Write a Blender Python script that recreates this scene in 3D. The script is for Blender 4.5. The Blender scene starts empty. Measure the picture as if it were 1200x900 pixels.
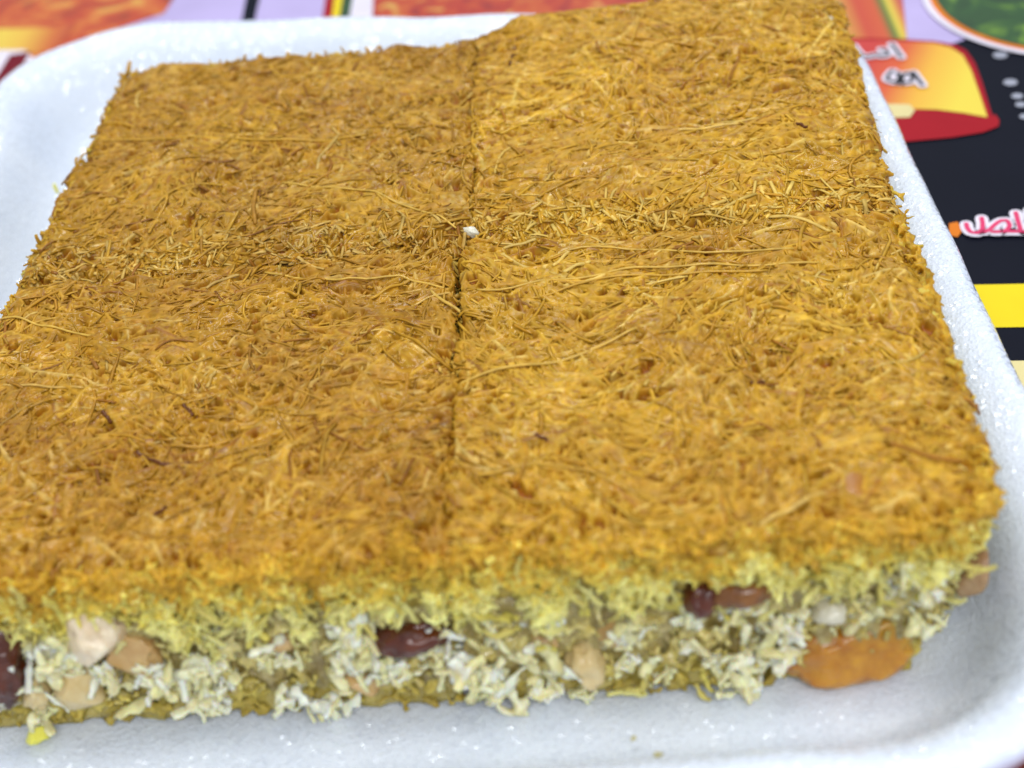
import bpy, math, random
import numpy as np
from mathutils import Vector, Matrix, noise as mnoise

MM = 0.001
SC = bpy.context.scene
COL = SC.collection
rng = np.random.default_rng(11)
random.seed(11)

# ------------------------------------------------------------------ camera
F_PX = 1863.08                       # focal length in pixels of a 1200 px wide picture
PITCH, YAW, ROLL = 0.66171, 0.10792, -0.14321
CAM = Vector((0.03304, -0.24019, 0.15396 + 0.0347))
RM = (Matrix.Rotation(YAW, 3, 'Z') @ Matrix.Rotation(math.pi/2 - PITCH, 3, 'X')
      @ Matrix.Rotation(ROLL, 3, 'Z'))
cd = bpy.data.cameras.new('camera')
cam = bpy.data.objects.new('camera', cd)
COL.objects.link(cam)
cam.matrix_world = Matrix.Translation(CAM) @ RM.to_4x4()
cd.sensor_width = 36.0
cd.lens = F_PX/1200*36.0
cd.clip_start = 0.01
cd.clip_end = 20
cd.dof.use_dof = True
cd.dof.focus_distance = 0.281
cd.dof.aperture_fstop = 13.5
SC.camera = cam

# ------------------------------------------------------------------ light
w = bpy.data.worlds.new('World'); SC.world = w; w.use_nodes = True
bg = w.node_tree.nodes['Background']
bg.inputs[0].default_value = (0.80, 0.88, 1.0, 1)
bg.inputs[1].default_value = 0.50
def area(name, loc, target, sx, sy, power, colour):
    l = bpy.data.lights.new(name, 'AREA'); l.shape = 'RECTANGLE'; l.size = sx; l.size_y = sy
    l.energy = power; l.color = colour
    o = bpy.data.objects.new(name, l); COL.objects.link(o); o.location = loc
    o.rotation_euler = (Vector(target) - Vector(loc)).to_track_quat('-Z', 'Y').to_euler()
    return o
area('ceiling_panel_lamp', (-0.18, 0.20, 1.35), (0, 0, 0.02), 0.60, 0.60, 10.5, (0.94, 0.97, 1.0))
area('front_fill_lamp', (0.30, -0.85, 0.95), (0, 0, 0.02), 0.9, 0.10, 9.0, (0.97, 0.98, 1.0))  # added fill light on the camera side, brightens the cut front
area('far_ceiling_lamp', (0.12, 1.25, 1.25), (0, 0, 0.02), 0.30, 0.22, 4.5, (0.95, 0.97, 1.0))

SC.view_settings.view_transform = 'Standard'
SC.view_settings.look = 'None'
SC.view_settings.exposure = 0.0
SC.view_settings.gamma = 1.0
SC.view_settings.use_curve_mapping = False
SC.render.engine = 'CYCLES'
SC.cycles.max_bounces = 5; SC.cycles.diffuse_bounces = 3; SC.cycles.glossy_bounces = 2
SC.cycles.use_denoising = True

# ------------------------------------------------------------------ helpers
def at(px, py, z):
    """point of the photograph on the level plane at height z (metres)"""
    d = RM @ Vector(((px-600)/F_PX, -(py-450)/F_PX, -1))
    return CAM + d*((z - CAM.z)/d.z)
def at_y(px, py, y):
    """point of the photograph on the upright plane at depth y (metres)"""
    d = RM @ Vector(((px-600)/F_PX, -(py-450)/F_PX, -1))
    return CAM + d*((y - CAM.y)/d.y)

def obj(name, mesh, mat, parent=None):
    o = bpy.data.objects.new(name, mesh); COL.objects.link(o)
    if mat is not None and len(mesh.materials) == 0: mesh.materials.append(mat)
    if parent is not None: o.parent = parent
    return o
def tag(o, label=None, cat=None, group=None, kind=None):
    if label: o['label'] = label
    if cat: o['category'] = cat
    if group: o['group'] = group
    if kind: o['kind'] = kind
    return o

def fast_mesh(name, V, loops, starts, totals, colours=None, smooth=True):
    me = bpy.data.meshes.new(name)
    me.vertices.add(len(V)); me.vertices.foreach_set('co', np.asarray(V, np.float32).ravel())
    me.loops.add(len(loops)); me.loops.foreach_set('vertex_index', np.asarray(loops, np.int32))
    me.polygons.add(len(starts))
    me.polygons.foreach_set('loop_start', np.asarray(starts, np.int32))
    me.polygons.foreach_set('loop_total', np.asarray(totals, np.int32))
    me.update(calc_edges=True); me.validate()
    if smooth: me.polygons.foreach_set('use_smooth', np.ones(len(starts), bool))
    if colours is not None:
        a = me.color_attributes.new('tone', 'FLOAT_COLOR', 'POINT')
        c = np.ones((len(V), 4), np.float32); c[:, :3] = colours
        a.data.foreach_set('color', c.ravel())
    me.update()
    return me

def tubes(name, P, ru, rn, cols, K=5, twist=None, jitter=0.0):
    """P (N,M,3) centre lines in mm, ru/rn (N,) half width and half thickness, cols (N,3)"""
    N, M, _ = P.shape
    T = np.gradient(P, axis=1); T /= np.linalg.norm(T, axis=2, keepdims=True) + 1e-9
    up = np.tile(np.array([0.03, 0.02, 1.0]), (N, M, 1))
    steep = np.abs(T[..., 2:3]) > 0.93
    up = np.where(steep, np.array([0.6, 1.0, 0.1]), up)
    S = np.cross(T, up); S /= np.linalg.norm(S, axis=2, keepdims=True) + 1e-9
    Nn = np.cross(S, T)
    if twist is not None:
        c, s = np.cos(twist)[..., None], np.sin(twist)[..., None]
        S, Nn = S*c + Nn*s, Nn*c - S*s
    ends = np.ones(M); ends[0] = ends[-1] = 0.85
    j = 1 + jitter*rng.standard_normal((N, M, 1))
    a = np.arange(K)*2*np.pi/K
    R = (P[:, :, None, :] + S[:, :, None, :]*(np.cos(a)[None, None, :, None]*(ru[:, None, None, None]*ends[None, :, None, None]*j[..., None]))
         + Nn[:, :, None, :]*(np.sin(a)[None, None, :, None]*(rn[:, None, None, None]*ends[None, :, None, None]*j[..., None])))
    V = (R.reshape(-1, 3)*MM)
    i = np.arange(M-1)[:, None]*K; k = np.arange(K)[None, :]; k2 = (k+1) % K
    q = np.stack([i+k, i+k2, i+K+k2, i+K+k], -1).reshape(-1, 4)
    base = (np.arange(N)*M*K)[:, None]
    quads = (base[:, :, None] + q[None]).reshape(-1)
    cap = np.concatenate([np.arange(K)[::-1], (M-1)*K + np.arange(K)])
    caps = (base + cap[None]).reshape(-1)
    loops = np.concatenate([quads, caps])
    nq = N*q.shape[0]; nc = 2*N
    starts = np.concatenate([np.arange(nq)*4, nq*4 + np.arange(nc)*K])
    totals = np.concatenate([np.full(nq, 4), np.full(nc, K)])
    return fast_mesh(name, V, loops, starts, totals, np.repeat(cols, M*K, axis=0))

def fuse(me, voxel, smooth=1):
    """weld a heap of closed strands into one moist body, keeping their colours"""
    from mathutils.kdtree import KDTree
    o = bpy.data.objects.new('heap', me); COL.objects.link(o)
    md = o.modifiers.new('r', 'REMESH'); md.mode = 'VOXEL'; md.voxel_size = voxel
    if smooth: sm = o.modifiers.new('s', 'SMOOTH'); sm.factor = 0.5; sm.iterations = smooth
    dg = bpy.context.evaluated_depsgraph_get()
    out = bpy.data.meshes.new_from_object(o.evaluated_get(dg))
    a = np.zeros(len(me.vertices)*3, np.float32); me.vertices.foreach_get('co', a); a = a.reshape(-1, 3)
    c = np.zeros(len(me.vertices)*4, np.float32); me.color_attributes['tone'].data.foreach_get('color', c); c = c.reshape(-1, 4)
    sel = np.arange(0, len(a), 3); kd = KDTree(len(sel))
    for i in sel: kd.insert(a[i], int(i))
    kd.balance()
    v = np.zeros(len(out.vertices)*3, np.float32); out.vertices.foreach_get('co', v); v = v.reshape(-1, 3)
    idx = np.array([kd.find(p)[1] for p in v])
    for n_ in [x.name for x in out.color_attributes]: out.color_attributes.remove(out.color_attributes[n_])
    t = out.color_attributes.new('tone', 'FLOAT_COLOR', 'POINT'); t.data.foreach_set('color', c[idx].ravel())
    out.polygons.foreach_set('use_smooth', np.ones(len(out.polygons), bool))
    out.materials.clear(); out.name = me.name
    bpy.data.objects.remove(o); bpy.data.meshes.remove(me)
    return out

class Wave:
    """smooth pseudo random field: a few sines"""
    def __init__(s, seed, wl, n=7):
        r = np.random.default_rng(seed)
        a = r.uniform(0, 2*np.pi, n); k = 2*np.pi/(wl*r.uniform(0.6, 1.7, n))
        s.kx, s.ky, s.ph, s.n = np.cos(a)*k, np.sin(a)*k, r.uniform(0, 7, n), n
    def __call__(s, x, y):
        x = np.asarray(x, float); y = np.asarray(y, float)
        return np.sin(x[..., None]*s.kx + y[..., None]*s.ky + s.ph).sum(-1)/math.sqrt(s.n/2)

def sstep(t):
    t = np.clip(t, 0, 1); return t*t*(3-2*t)

# ------------------------------------------------------------------ materials
def new_mat(name):
    m = bpy.data.materials.new(name); m.use_nodes = True
    nt = m.node_tree; b = nt.nodes['Principled BSDF']
    return m, nt, b
def node(nt, t, **kw):
    n = nt.nodes.new(t)
    for k, v in kw.items(): setattr(n, k, v)
    return n
def coords(nt): return node(nt, 'ShaderNodeTexCoord').outputs['Object']
def noise_tex(nt, scale, detail=3, rough=0.55, dist=0.0):
    n = node(nt, 'ShaderNodeTexNoise'); n.inputs['Scale'].default_value = scale
    n.inputs['Detail'].default_value = detail; n.inputs['Roughness'].default_value = rough
    n.inputs['Distortion'].default_value = dist
    nt.links.new(coords(nt), n.inputs['Vector']); return n
def ramp(nt, fac, stops):
    r = node(nt, 'ShaderNodeValToRGB'); e = r.color_ramp.elements
    e[0].position, e[0].color = stops[0][0], (*stops[0][1], 1)
    e[1].position, e[1].color = stops[-1][0], (*stops[-1][1], 1)
    for p, c in stops[1:-1]:
        x = e.new(p); x.color = (*c, 1)
    nt.links.new(fac, r.inputs[0]); return r.outputs[0]
def bump(nt, b, height, dist, strength=1.0):
    n = node(nt, 'ShaderNodeBump'); n.inputs['Distance'].default_value = dist
    n.inputs['Strength'].default_value = strength
    nt.links.new(height, n.inputs['Height']); nt.links.new(n.outputs[0], b.inputs['Normal']); return n

def strand_material(name, rough=0.36, coat=0.0, sss=0.0, spec=0.24):
    m, nt, b = new_mat(name)
    at_ = node(nt, 'ShaderNodeAttribute', attribute_name='tone')
    n = noise_tex(nt, 520, 1, 0.6)
    mr = node(nt, 'ShaderNodeMapRange'); mr.inputs[1].default_value = 0.3; mr.inputs[2].default_value = 0.7
    mr.inputs[3].default_value = 0.80; mr.inputs[4].default_value = 1.16
    nt.links.new(n.outputs[0], mr.inputs[0])
    mx = node(nt, 'ShaderNodeVectorMath', operation='SCALE')
    nt.links.new(at_.outputs['Color'], mx.inputs[0]); nt.links.new(mr.outputs[0], mx.inputs['Scale'])
    nt.links.new(mx.outputs[0], b.inputs['Base Color'])
    n2 = noise_tex(nt, 90, 0)
    rr = node(nt, 'ShaderNodeMapRange'); rr.inputs[1].default_value = 0.35; rr.inputs[2].default_value = 0.65
    rr.inputs[3].default_value = rough-0.1; rr.inputs[4].default_value = rough+0.18
    nt.links.new(n2.outputs[0], rr.inputs[0]); nt.links.new(rr.outputs[0], b.inputs['Roughness'])
    b.inputs['Coat Weight'].default_value = coat; b.inputs['Coat Roughness'].default_value = 0.22
    b.inputs['Specular IOR Level'].default_value = spec
    if sss:
        b.inputs['Subsurface Scale'].default_value = 0.002
        b.inputs['Subsurface Weight'].default_value = sss
        b.inputs['Subsurface Radius'].default_value = (1.0, 0.6, 0.2)
    return m
M_STRAND = strand_material('toasted_strand', 0.27, 0.0, 0.0)
M_FRINGE = strand_material('pale_strand', 0.42, 0.0, 0.3)
M_COCO = strand_material('coconut', 0.24, 0.0, 0.6, 0.5)
M_GRAIN = strand_material('filling_grain', 0.22, 0.0, 0.4, 0.5)

def lump_material(name, c1, c2, scale, rough, coat, sss, rad, bscale, bdist, c3=None):
    m, nt, b = new_mat(name)
    n = noise_tex(nt, scale, 4, 0.6, 0.6)
    st = [(0.3, c1), (0.7, c2)] if c3 is None else [(0.28, c1), (0.52, c2), (0.75, c3)]
    nt.links.new(ramp(nt, n.outputs[0], st), b.inputs['Base Color'])
    b.inputs['Roughness'].default_value = rough
    b.inputs['Coat Weight'].default_value = coat; b.inputs['Coat Roughness'].default_value = 0.12
    b.inputs['Subsurface Weight'].default_value = sss
    b.inputs['Subsurface Radius'].default_value = rad
    b.inputs['Subsurface Scale'].default_value = 0.002
    n2 = noise_tex(nt, bscale, 2, 0.6)
    bump(nt, b, n2.outputs[0], bdist)
    return m
M_CORE = lump_material('crust_core', (0.30, 0.125, 0.010), (0.46, 0.225, 0.02), 300, 0.5, 0.0, 0, (1, .5, .2), 900, 0.0006)
def add_depth_tone(m, z0, z1, colour):
    nt = m.node_tree; b = nt.nodes['Principled BSDF']; src = b.inputs['Base Color'].links[0].from_socket
    sp = node(nt, 'ShaderNodeSeparateXYZ'); nt.links.new(coords(nt), sp.inputs[0])
    mr = node(nt, 'ShaderNodeMapRange'); mr.inputs[1].default_value = z0; mr.inputs[2].default_value = z1
    nt.links.new(sp.outputs[2], mr.inputs[0])
    mx = node(nt, 'ShaderNodeMix', data_type='RGBA'); nt.links.new(mr.outputs[0], mx.inputs['Factor'])
    nt.links.new(src, mx.inputs[6]); mx.inputs[7].default_value = (*colour, 1)
    nt.links.new(mx.outputs[2], b.inputs['Base Color'])
add_depth_tone(M_CORE, 0.0325, 0.0275, (0.56, 0.42, 0.09))      # crumb is baked brown above and pale yellow inside
M_FILL = lump_material('filling_paste', (0.22, 0.15, 0.03), (0.56, 0.46, 0.18), 240, 0.26, 0.4, 0.5, (1, .7, .3), 600, 0.0009)
M_BASE = lump_material('base_paste', (0.34, 0.25, 0.04), (0.56, 0.45, 0.11), 160, 0.25, 0.5, 0.4, (1, .7, .3), 350, 0.0007)
M_RAISIN = lump_material('raisin_skin', (0.04, 0.006, 0.002), (0.15, 0.028, 0.006), 180, 0.3, 0.3, 0.2, (1, .3, .1), 420, 0.0007)
M_RAISIN_B = lump_material('brown_raisin_skin', (0.10, 0.03, 0.008), (0.28, 0.11, 0.02), 180, 0.3, 0.3, 0.25, (1, .4, .1), 420, 0.0007)
M_NUT = lump_material('pale_nut', (0.62, 0.44, 0.17), (0.74, 0.60, 0.32), 160, 0.38, 0.25, 0.35, (1, .7, .4), 500, 0.0003)
M_NUT_PINK = lump_material('broken_nut', (0.70, 0.50, 0.28), (0.87, 0.77, 0.58), 130, 0.42, 0.2, 0.35, (1, .7, .4), 420, 0.0005)
M_NUT_TAN = lump_material('toasted_nut', (0.48, 0.26, 0.08), (0.66, 0.46, 0.2), 150, 0.4, 0.25, 0.3, (1, .6, .3), 500, 0.0003)
M_ALMOND = lump_material('almond_skin', (0.30, 0.14, 0.05), (0.56, 0.38, 0.2), 140, 0.45, 0.2, 0.2, (1, .6, .3), 600, 0.0004)
M_APRICOT = lump_material('candied_apricot', (0.36, 0.11, 0.004), (0.66, 0.33, 0.02), 150, 0.28, 0.35, 0.8, (1, .45, .08), 300, 0.0009)
M_GLAZE = lump_material('syrup_spot', (0.30, 0.10, 0.006), (0.46, 0.20, 0.014), 150, 0.4, 0.15, 0.3, (1, .4, .1), 300, 0.0004)
M_CLUMP = lump_material('coconut_clump', (0.62, 0.55, 0.26), (0.84, 0.79, 0.56), 420, 0.34, 0.2, 0.5, (1, .9, .6), 900, 0.0004)
M_CRUMB = lump_material('white_crumb', (0.58, 0.53, 0.38), (0.74, 0.70, 0.56), 400, 0.4, 0.3, 0.4, (1, .9, .7), 900, 0.0003)
M_YCRUMB = lump_material('yellow_crumb', (0.78, 0.70, 0.07), (0.86, 0.82, 0.14), 400, 0.45, 0.2, 0.3, (1, .9, .3), 900, 0.0003)

M_OCRUMB = lump_material('olive_crumb', (0.40, 0.36, 0.16), (0.56, 0.50, 0.26), 400, 0.5, 0.1, 0.2, (1, .9, .4), 900, 0.0002)
def foam_material():
    m, nt, b = new_mat('foam')
    n = noise_tex(nt, 60, 3)
    nt.links.new(ramp(nt, n.outputs[0], [(0.3, (0.72, 0.78, 0.89)), (0.7, (0.78, 0.83, 0.92))]), b.inputs['Base Color'])
    b.inputs['Roughness'].default_value = 0.5
    b.inputs['Subsurface Weight'].default_value = 0.5
    b.inputs['Subsurface Radius'].default_value = (1, 1, 1)
    b.inputs['Subsurface Scale'].default_value = 0.0025
    # skin of small beads: soft relief, and every cell a slightly tilted shiny facet
    v = node(nt, 'ShaderNodeTexVoronoi'); v.inputs['Scale'].default_value = 1750
    nt.links.new(coords(nt), v.inputs['Vector'])
    n2 = noise_tex(nt, 1500, 2, 0.6)
    ad = node(nt, 'ShaderNodeMath', operation='ADD')
    nt.links.new(v.outputs['Distance'], ad.inputs[0]); nt.links.new(n2.outputs[0], ad.inputs[1])
    bump(nt, b, ad.outputs[0], 0.00018, 0.8)
    s = node(nt, 'ShaderNodeVectorMath', operation='SUBTRACT'); s.inputs[1].default_value = (0.5, 0.5, 0.5)
    nt.links.new(v.outputs['Color'], s.inputs[0])
    k = node(nt, 'ShaderNodeVectorMath', operation='SCALE'); k.inputs['Scale'].default_value = 0.85
    nt.links.new(s.outputs[0], k.inputs[0])
    g = node(nt, 'ShaderNodeNewGeometry')
    a = node(nt, 'ShaderNodeVectorMath', operation='ADD')
    nt.links.new(g.outputs['Normal'], a.inputs[0]); nt.links.new(k.outputs[0], a.inputs[1])
    nn = node(nt, 'ShaderNodeVectorMath', operation='NORMALIZE'); nt.links.new(a.outputs[0], nn.inputs[0])
    nt.links.new(nn.outputs[0], b.inputs['Coat Normal'])
    b.inputs['Coat Weight'].default_value = 1.0; b.inputs['Coat Roughness'].default_value = 0.07
    return m
M_FOAM = foam_material()

def print_mat(name, colour, rough=0.32):
    m, nt, b = new_mat(name)
    n = noise_tex(nt, 40, 3)
    c = np.array(colour)
    nt.links.new(ramp(nt, n.outputs[0], [(0.3, tuple(c*0.92)), (0.7, tuple(np.minimum(c*1.06, 1)))]), b.inputs['Base Color'])
    b.inputs['Roughness'].default_value = rough; b.inputs['Specular IOR Level'].default_value = 0.06
    return m
def photo_mat(name, scale, stops, dist=1.5):
    m, nt, b = new_mat(name)
    n = noise_tex(nt, scale, 4, 0.6, dist)
    nt.links.new(ramp(nt, n.outputs[0], stops), b.inputs['Base Color'])
    b.inputs['Roughness'].default_value = 0.32
    return m

# ------------------------------------------------------------------ table cover with its print
me = bpy.data.meshes.new('table_cover')
me.from_pydata([(-.7, -.5, 0), (.7, -.5, 0), (.7, .9, 0), (-.7, .9, 0)], [], [(0, 1, 2, 3)])
table = obj('table_cover', me, print_mat('lilac_print', (0.50, 0.42, 0.68)))
tag(table, 'glossy printed lilac table cover with food pictures under the tray', kind='structure')
def flat(name, pts, layer, mat, world=False):
    z = 0.00012*layer
    P = [(p[0]*MM, p[1]*MM, z) for p in pts] if world else [tuple(at(px, py, 0)) for px, py in pts]
    P = [(p[0], p[1], z) for p in P]
    me = bpy.data.meshes.new(name); me.from_pydata(P, [], [tuple(range(len(P)))]); me.update()
    if me.polygons[0].normal.z < 0: me.flip_normals()
    return obj(name, me, mat, table)
def stroke(name, lines, width, layer, mat):
    """hand-drawn letter strokes printed on the cover; points are joined with round ends"""
    V, Fc = [], []
    z = 0.00012*layer
    for L in lines:
        pts = [Vector((*at(px, py, 0).xy, z)) for px, py in L]
        # round the corners a little
        sm = [pts[0]]
        for a_, b_ in zip(pts, pts[1:]):
            sm += [a_.lerp(b_, .33), a_.lerp(b_, .67)]
        sm.append(pts[-1])
        zz = 0
        for a_, b_ in zip(sm, sm[1:]):
            d = (b_-a_); d.normalize(); n_ = Vector((-d.y, d.x, 0))*width*MM
            i0 = len(V); V += [a_-n_, b_-n_, b_+n_, a_+n_]; Fc.append((i0, i0+1, i0+2, i0+3))
        for c_ in sm:
            i0 = len(V); zz += 1
            V += [c_ + Vector((math.cos(t)*width*MM, math.sin(t)*width*MM, 0.00001*(1+zz % 3))) for t in np.arange(10)*2*math.pi/10]
            Fc.append(tuple(range(i0, i0+10)))
    me = bpy.data.meshes.new(name); me.from_pydata([tuple(v) for v in V], [], Fc); me.update()
    return obj(name, me, mat, table)

BLACK = print_mat('black_print', (0.006, 0.007, 0.014), 0.45)
RED = print_mat('red_print', (0.36, 0.012, 0.02))
DKRED = print_mat('dark_red_print', (0.16, 0.008, 0.018))
YELLOW = print_mat('yellow_print', (0.80, 0.62, 0.02))
CREAM = print_mat('cream_print', (0.72, 0.62, 0.30))
WHITEP = print_mat('white_print', (0.78, 0.72, 0.80))
PINK = print_mat('pink_print', (0.72, 0.06, 0.16))
INK = print_mat('ink_print', (0.03, 0.03, 0.035))
GREY = print_mat('grey_print', (0.35, 0.36, 0.42))
ORANGE = print_mat('orange_print', (0.72, 0.20, 0.02))
FOOD = photo_mat('food_picture_print', 75, [(0.25, (0.10, 0.05, 0.008)), (0.42, (0.50, 0.05, 0.012)), (0.55, (0.62, 0.14, 0.02)), (0.68, (0.72, 0.36, 0.06)), (0.8, (0.30, 0.30, 0.03))])
FOODR = photo_mat('spiced_food_print', 95, [(0.25, (0.16, 0.012, 0.02)), (0.45, (0.46, 0.035, 0.012)), (0.58, (0.55, 0.10, 0.015)), (0.68, (0.66, 0.40, 0.08)), (0.8, (0.22, 0.26, 0.03))])
GREEN = photo_mat('salad_picture_print', 55, [(0.3, (0.006, 0.02, 0.006)), (0.55, (0.02, 0.08, 0.012)), (0.68, (0.20, 0.36, 0.02)), (0.78, (0.6, 0.62, 0.04))])
def grad_mat(name, p0, p1, stops):
    """flat print whose ink runs from one colour to another along a line on the cover"""
    m, nt, b = new_mat(name)
    a_, b_ = at(*p0, 0), at(*p1, 0); d = (b_-a_); L2 = d.x*d.x+d.y*d.y
    s = node(nt, 'ShaderNodeVectorMath', operation='SUBTRACT'); s.inputs[1].default_value = (a_.x, a_.y, 0)
    nt.links.new(coords(nt), s.inputs[0])
    k = node(nt, 'ShaderNodeVectorMath', operation='DOT_PRODUCT'); k.inputs[1].default_value = (d.x/L2, d.y/L2, 0)
    nt.links.new(s.outputs[0], k.inputs[0])
    nt.links.new(ramp(nt, k.outputs['Value'], stops), b.inputs['Base Color'])
    b.inputs['Roughness'].default_value = 0.32
    return m
# right-hand side: black panel, ribbon, lettering, stripe
flat('black_panel', [(900, 110), (1040, 72), (1115, 52), (1160, 36), (1420, -70), (1560, 500), (1000, 480)], 1, BLACK)
flat('red_panel', [(700, 1000), (1500, 700), (1700, 1100), (700, 1300)], 1, photo_mat('red_wood_print', 60, [(0.3, (0.16, 0.02, 0.006)), (0.7, (0.32, 0.05, 0.012))]))
flat('yellow_stripe', [(1080, 336), (1500, 328), (1520, 380), (1080, 386)], 2, YELLOW)
flat('cream_strip', [(1080, 426), (1520, 420), (1560, 520), (1080, 520)], 3, CREAM)
flat('pepper_picture', [(900, -30), (1052, -30), (1058, 0), (1063, 46), (900, 48)], 1.5,
     grad_mat('pepper_print', (985, 20), (1062, 12), [(0.0, (0.62, 0.30, 0.04)), (0.3, (0.56, 0.06, 0.02)), (0.55, (0.60, 0.09, 0.02)), (0.68, (0.08, 0.16, 0.02)), (0.78, (0.72, 0.55, 0.05)), (0.9, (0.6, 0.16, 0.04)), (1.0, (0.45, 0.05, 0.08))]))
flat('ribbon', [(960, 44), (1062, 47), (1095, 49), (1118, 53), (1132, 60), (1142, 74), (1151, 98), (1160, 128), (1165, 142), (1130, 150), (1040, 146), (960, 146)], 2, RED)
flat('ribbon_face', [(960, 47), (1062, 50), (1095, 52), (1114, 57), (1128, 66), (1138, 84), (1148, 112), (1157, 139), (1130, 134), (1098, 130), (1060, 129), (960, 128)], 3,
     grad_mat('ribbon_print', (1010, 80), (1135, 92), [(0.0, (0.55, 0.03, 0.02)), (0.32, (0.66, 0.10, 0.02)), (0.62, (0.80, 0.42, 0.03)), (1.0, (0.80, 0.62, 0.05))]))
flat('ribbon_curl', [(1040, 128), (1075, 130), (1110, 133), (1158, 142), (1166, 136), (1171, 143), (1170, 150), (1152, 157), (1115, 163), (1040, 170)], 4, RED)
flat('ribbon_highlight', [(1030, 124), (1066, 125), (1072, 132), (1066, 140), (1030, 141)], 5, CREAM)
line1 = [[(1000, 57), (1007, 67), (1016, 71), (1026, 66), (1035, 70), (1043, 65), (1033, 61)], [(1045, 55), (1050, 62), (1056, 70)]]
line2 = [[(1046, 86), (1039, 93), (1040, 98), (1055, 100), (1052, 89)], [(1055, 100), (1058, 91), (1067, 88), (1070, 99), (1060, 100)], [(1070, 88), (1075, 95), (1081, 103)]]
stroke('lettering_outline', line1+line2, 1.25, 6, WHITEP)
stroke('lettering', line1+line2, 0.45, 7, INK)
word = [[(1132, 266), (1134, 274), (1141, 277), (1149, 276), (1152, 270), (1150, 259)],
        [(1150, 275), (1158, 275), (1167, 265), (1176, 261), (1183, 264), (1182, 273), (1172, 276), (1158, 275), (1200, 275)], [(1190, 253), (1193, 264), (1196, 275)],
        [(1206, 250), (1208, 274), (1230, 274)]]
stroke('word_glow', word, 1.35, 6, WHITEP)
stroke('word_lettering', word, 0.5, 7, PINK)
flat('orange_dot', [(1112, 264), (1122, 262), (1128, 272), (1122, 280), (1112, 278)], 4, ORANGE)
c = at(1262, -12, 0)
def disc(name, c, r, layer, mat, rr=1.0):
    return flat(name, [((c.x*1000+math.cos(t)*r), (c.y*1000+math.sin(t)*r*rr)) for t in np.arange(72)*2*math.pi/72], layer, mat, True)
disc('salad_bowl_edge', c, 39, 5, WHITEP); disc('salad_bowl_line', c, 37.2, 6, ORANGE); disc('salad_picture', c, 35.6, 7, GREEN)
for px, py, r in ((1172, 66, 1.7), (1184, 98, 1.6), (1192, 114, 1.3), (1196, 124, 1.2), (1201, 138, 1.2)):
    disc('dot', at(px, py, 0), r, 3, GREY)
# far edge and left-hand side
flat('food_picture', [(-300, -60), (215, -60), (204, -2), (192, 16), (120, 40), (60, 62), (20, 80), (-300, 120)], 1, FOOD)
flat('gold_band', [(-200, 38), (20, 34), (60, 34), (92, 28), (60, 62), (30, 64), (-200, 66)], 2, grad_mat('gold_print', (0, 48), (80, 40), [(0.0, (0.80, 0.56, 0.06)), (0.35, (0.78, 0.46, 0.05)), (0.8, (0.60, 0.14, 0.02)), (1.0, (0.5, 0.08, 0.02))]))
flat('white_band', [(-300, 63), (30, 60), (60, 90), (-300, 330)], 3, WHITEP)
flat('dark_red_bar', [(-40, 150), (12, 66), (36, 62), (-10, 150)], 4, DKRED)
flat('black_bar', [(300, -60), (318, -60), (298, 26), (283, 26)], 2, BLACK)
flat('red_line', [(390, -60), (400, -60), (388, 30), (377, 30)], 2, RED)
flat('gold_line', [(400, -60), (412, -60), (396, 30), (388, 30)], 2, YELLOW)
flat('leaf_line', [(412, -60), (424, -60), (408, 30), (396, 30)], 2, GREEN)
flat('white_line', [(424, -60), (440, -60), (436, 30), (408, 30)], 2, WHITEP)
flat('food_picture', [(440, -60), (1000, -60), (1000, 40), (436, 40)], 1, FOODR)

# ------------------------------------------------------------------ foam tray
def rounded_ring(Q, inset, rc, ns=22, nc=14):
    """quad Q (ccw, mm) shrunk by inset, corners rounded"""
    Q = [Vector(q) for q in Q]; n = len(Q); lines = []
    for i in range(n):
        a, b = Q[i], Q[(i+1) % n]; d = (b-a).normalized(); nrm = Vector((-d.y, d.x))
        lines.append((a + nrm*inset, d))
    C = []
    for i in range(n):
        p, d = lines[i-1]; q, e = lines[i]
        t = ((q-p).x*e.y - (q-p).y*e.x)/(d.x*e.y - d.y*e.x); C.append(p + d*t)
    out = []
    for i in range(n):
        c, pv, nx = C[i], C[i-1], C[(i+1) % n]
        d0 = (pv-c).normalized(); d1 = (nx-c).normalized()
        half = d0.angle(d1)/2; r = max(rc - inset*0.8, 5); L = r/math.tan(half)
        cen = c + (d0+d1).normalized()*(r/math.sin(half))
        a = c + d0*L; b = c + d1*L
        a0 = math.atan2(*(a-cen).yx); a1 = math.atan2(*(b-cen).yx)
        while a1 < a0: a1 += 2*math.pi
        arc = [cen + Vector((math.cos(a0+(a1-a0)*k/nc), math.sin(a0+(a1-a0)*k/nc)))*r for k in range(nc+1)]
        out.append(arc)
    ring = []
    for i in range(n):
        ring += out[i]; a, b = out[i][-1], out[(i+1) % n][0]
        ring += [a.lerp(b, k/ns) for k in range(1, ns)]
    return ring
QTRAY = [(-113, -118), (98, -114), (84.5, 103), (-121, 139)]
prof = [(40, 0.2), (13, 0.2), (11.6, 0.7), (10.4, 2), (1.6, 17), (0.5, 19.2), (0.1, 20.6), (0.2, 21.8), (0.9, 22.7), (2.0, 23.1), (3.2, 23.0),
        (4.6, 22.6), (6.4, 21.7), (8.2, 20.3), (10, 18.2), (12, 15.0), (14, 11.4), (15.8, 8.6), (17.6, 6.6), (19.6, 5.2), (22, 4.2), (25, 3.5), (29, 3.15), (36, 3.0), (60, 3.0)]
V, Fc = [], []
wv = Wave(5, 34); wv2 = Wave(6, 8)
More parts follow.
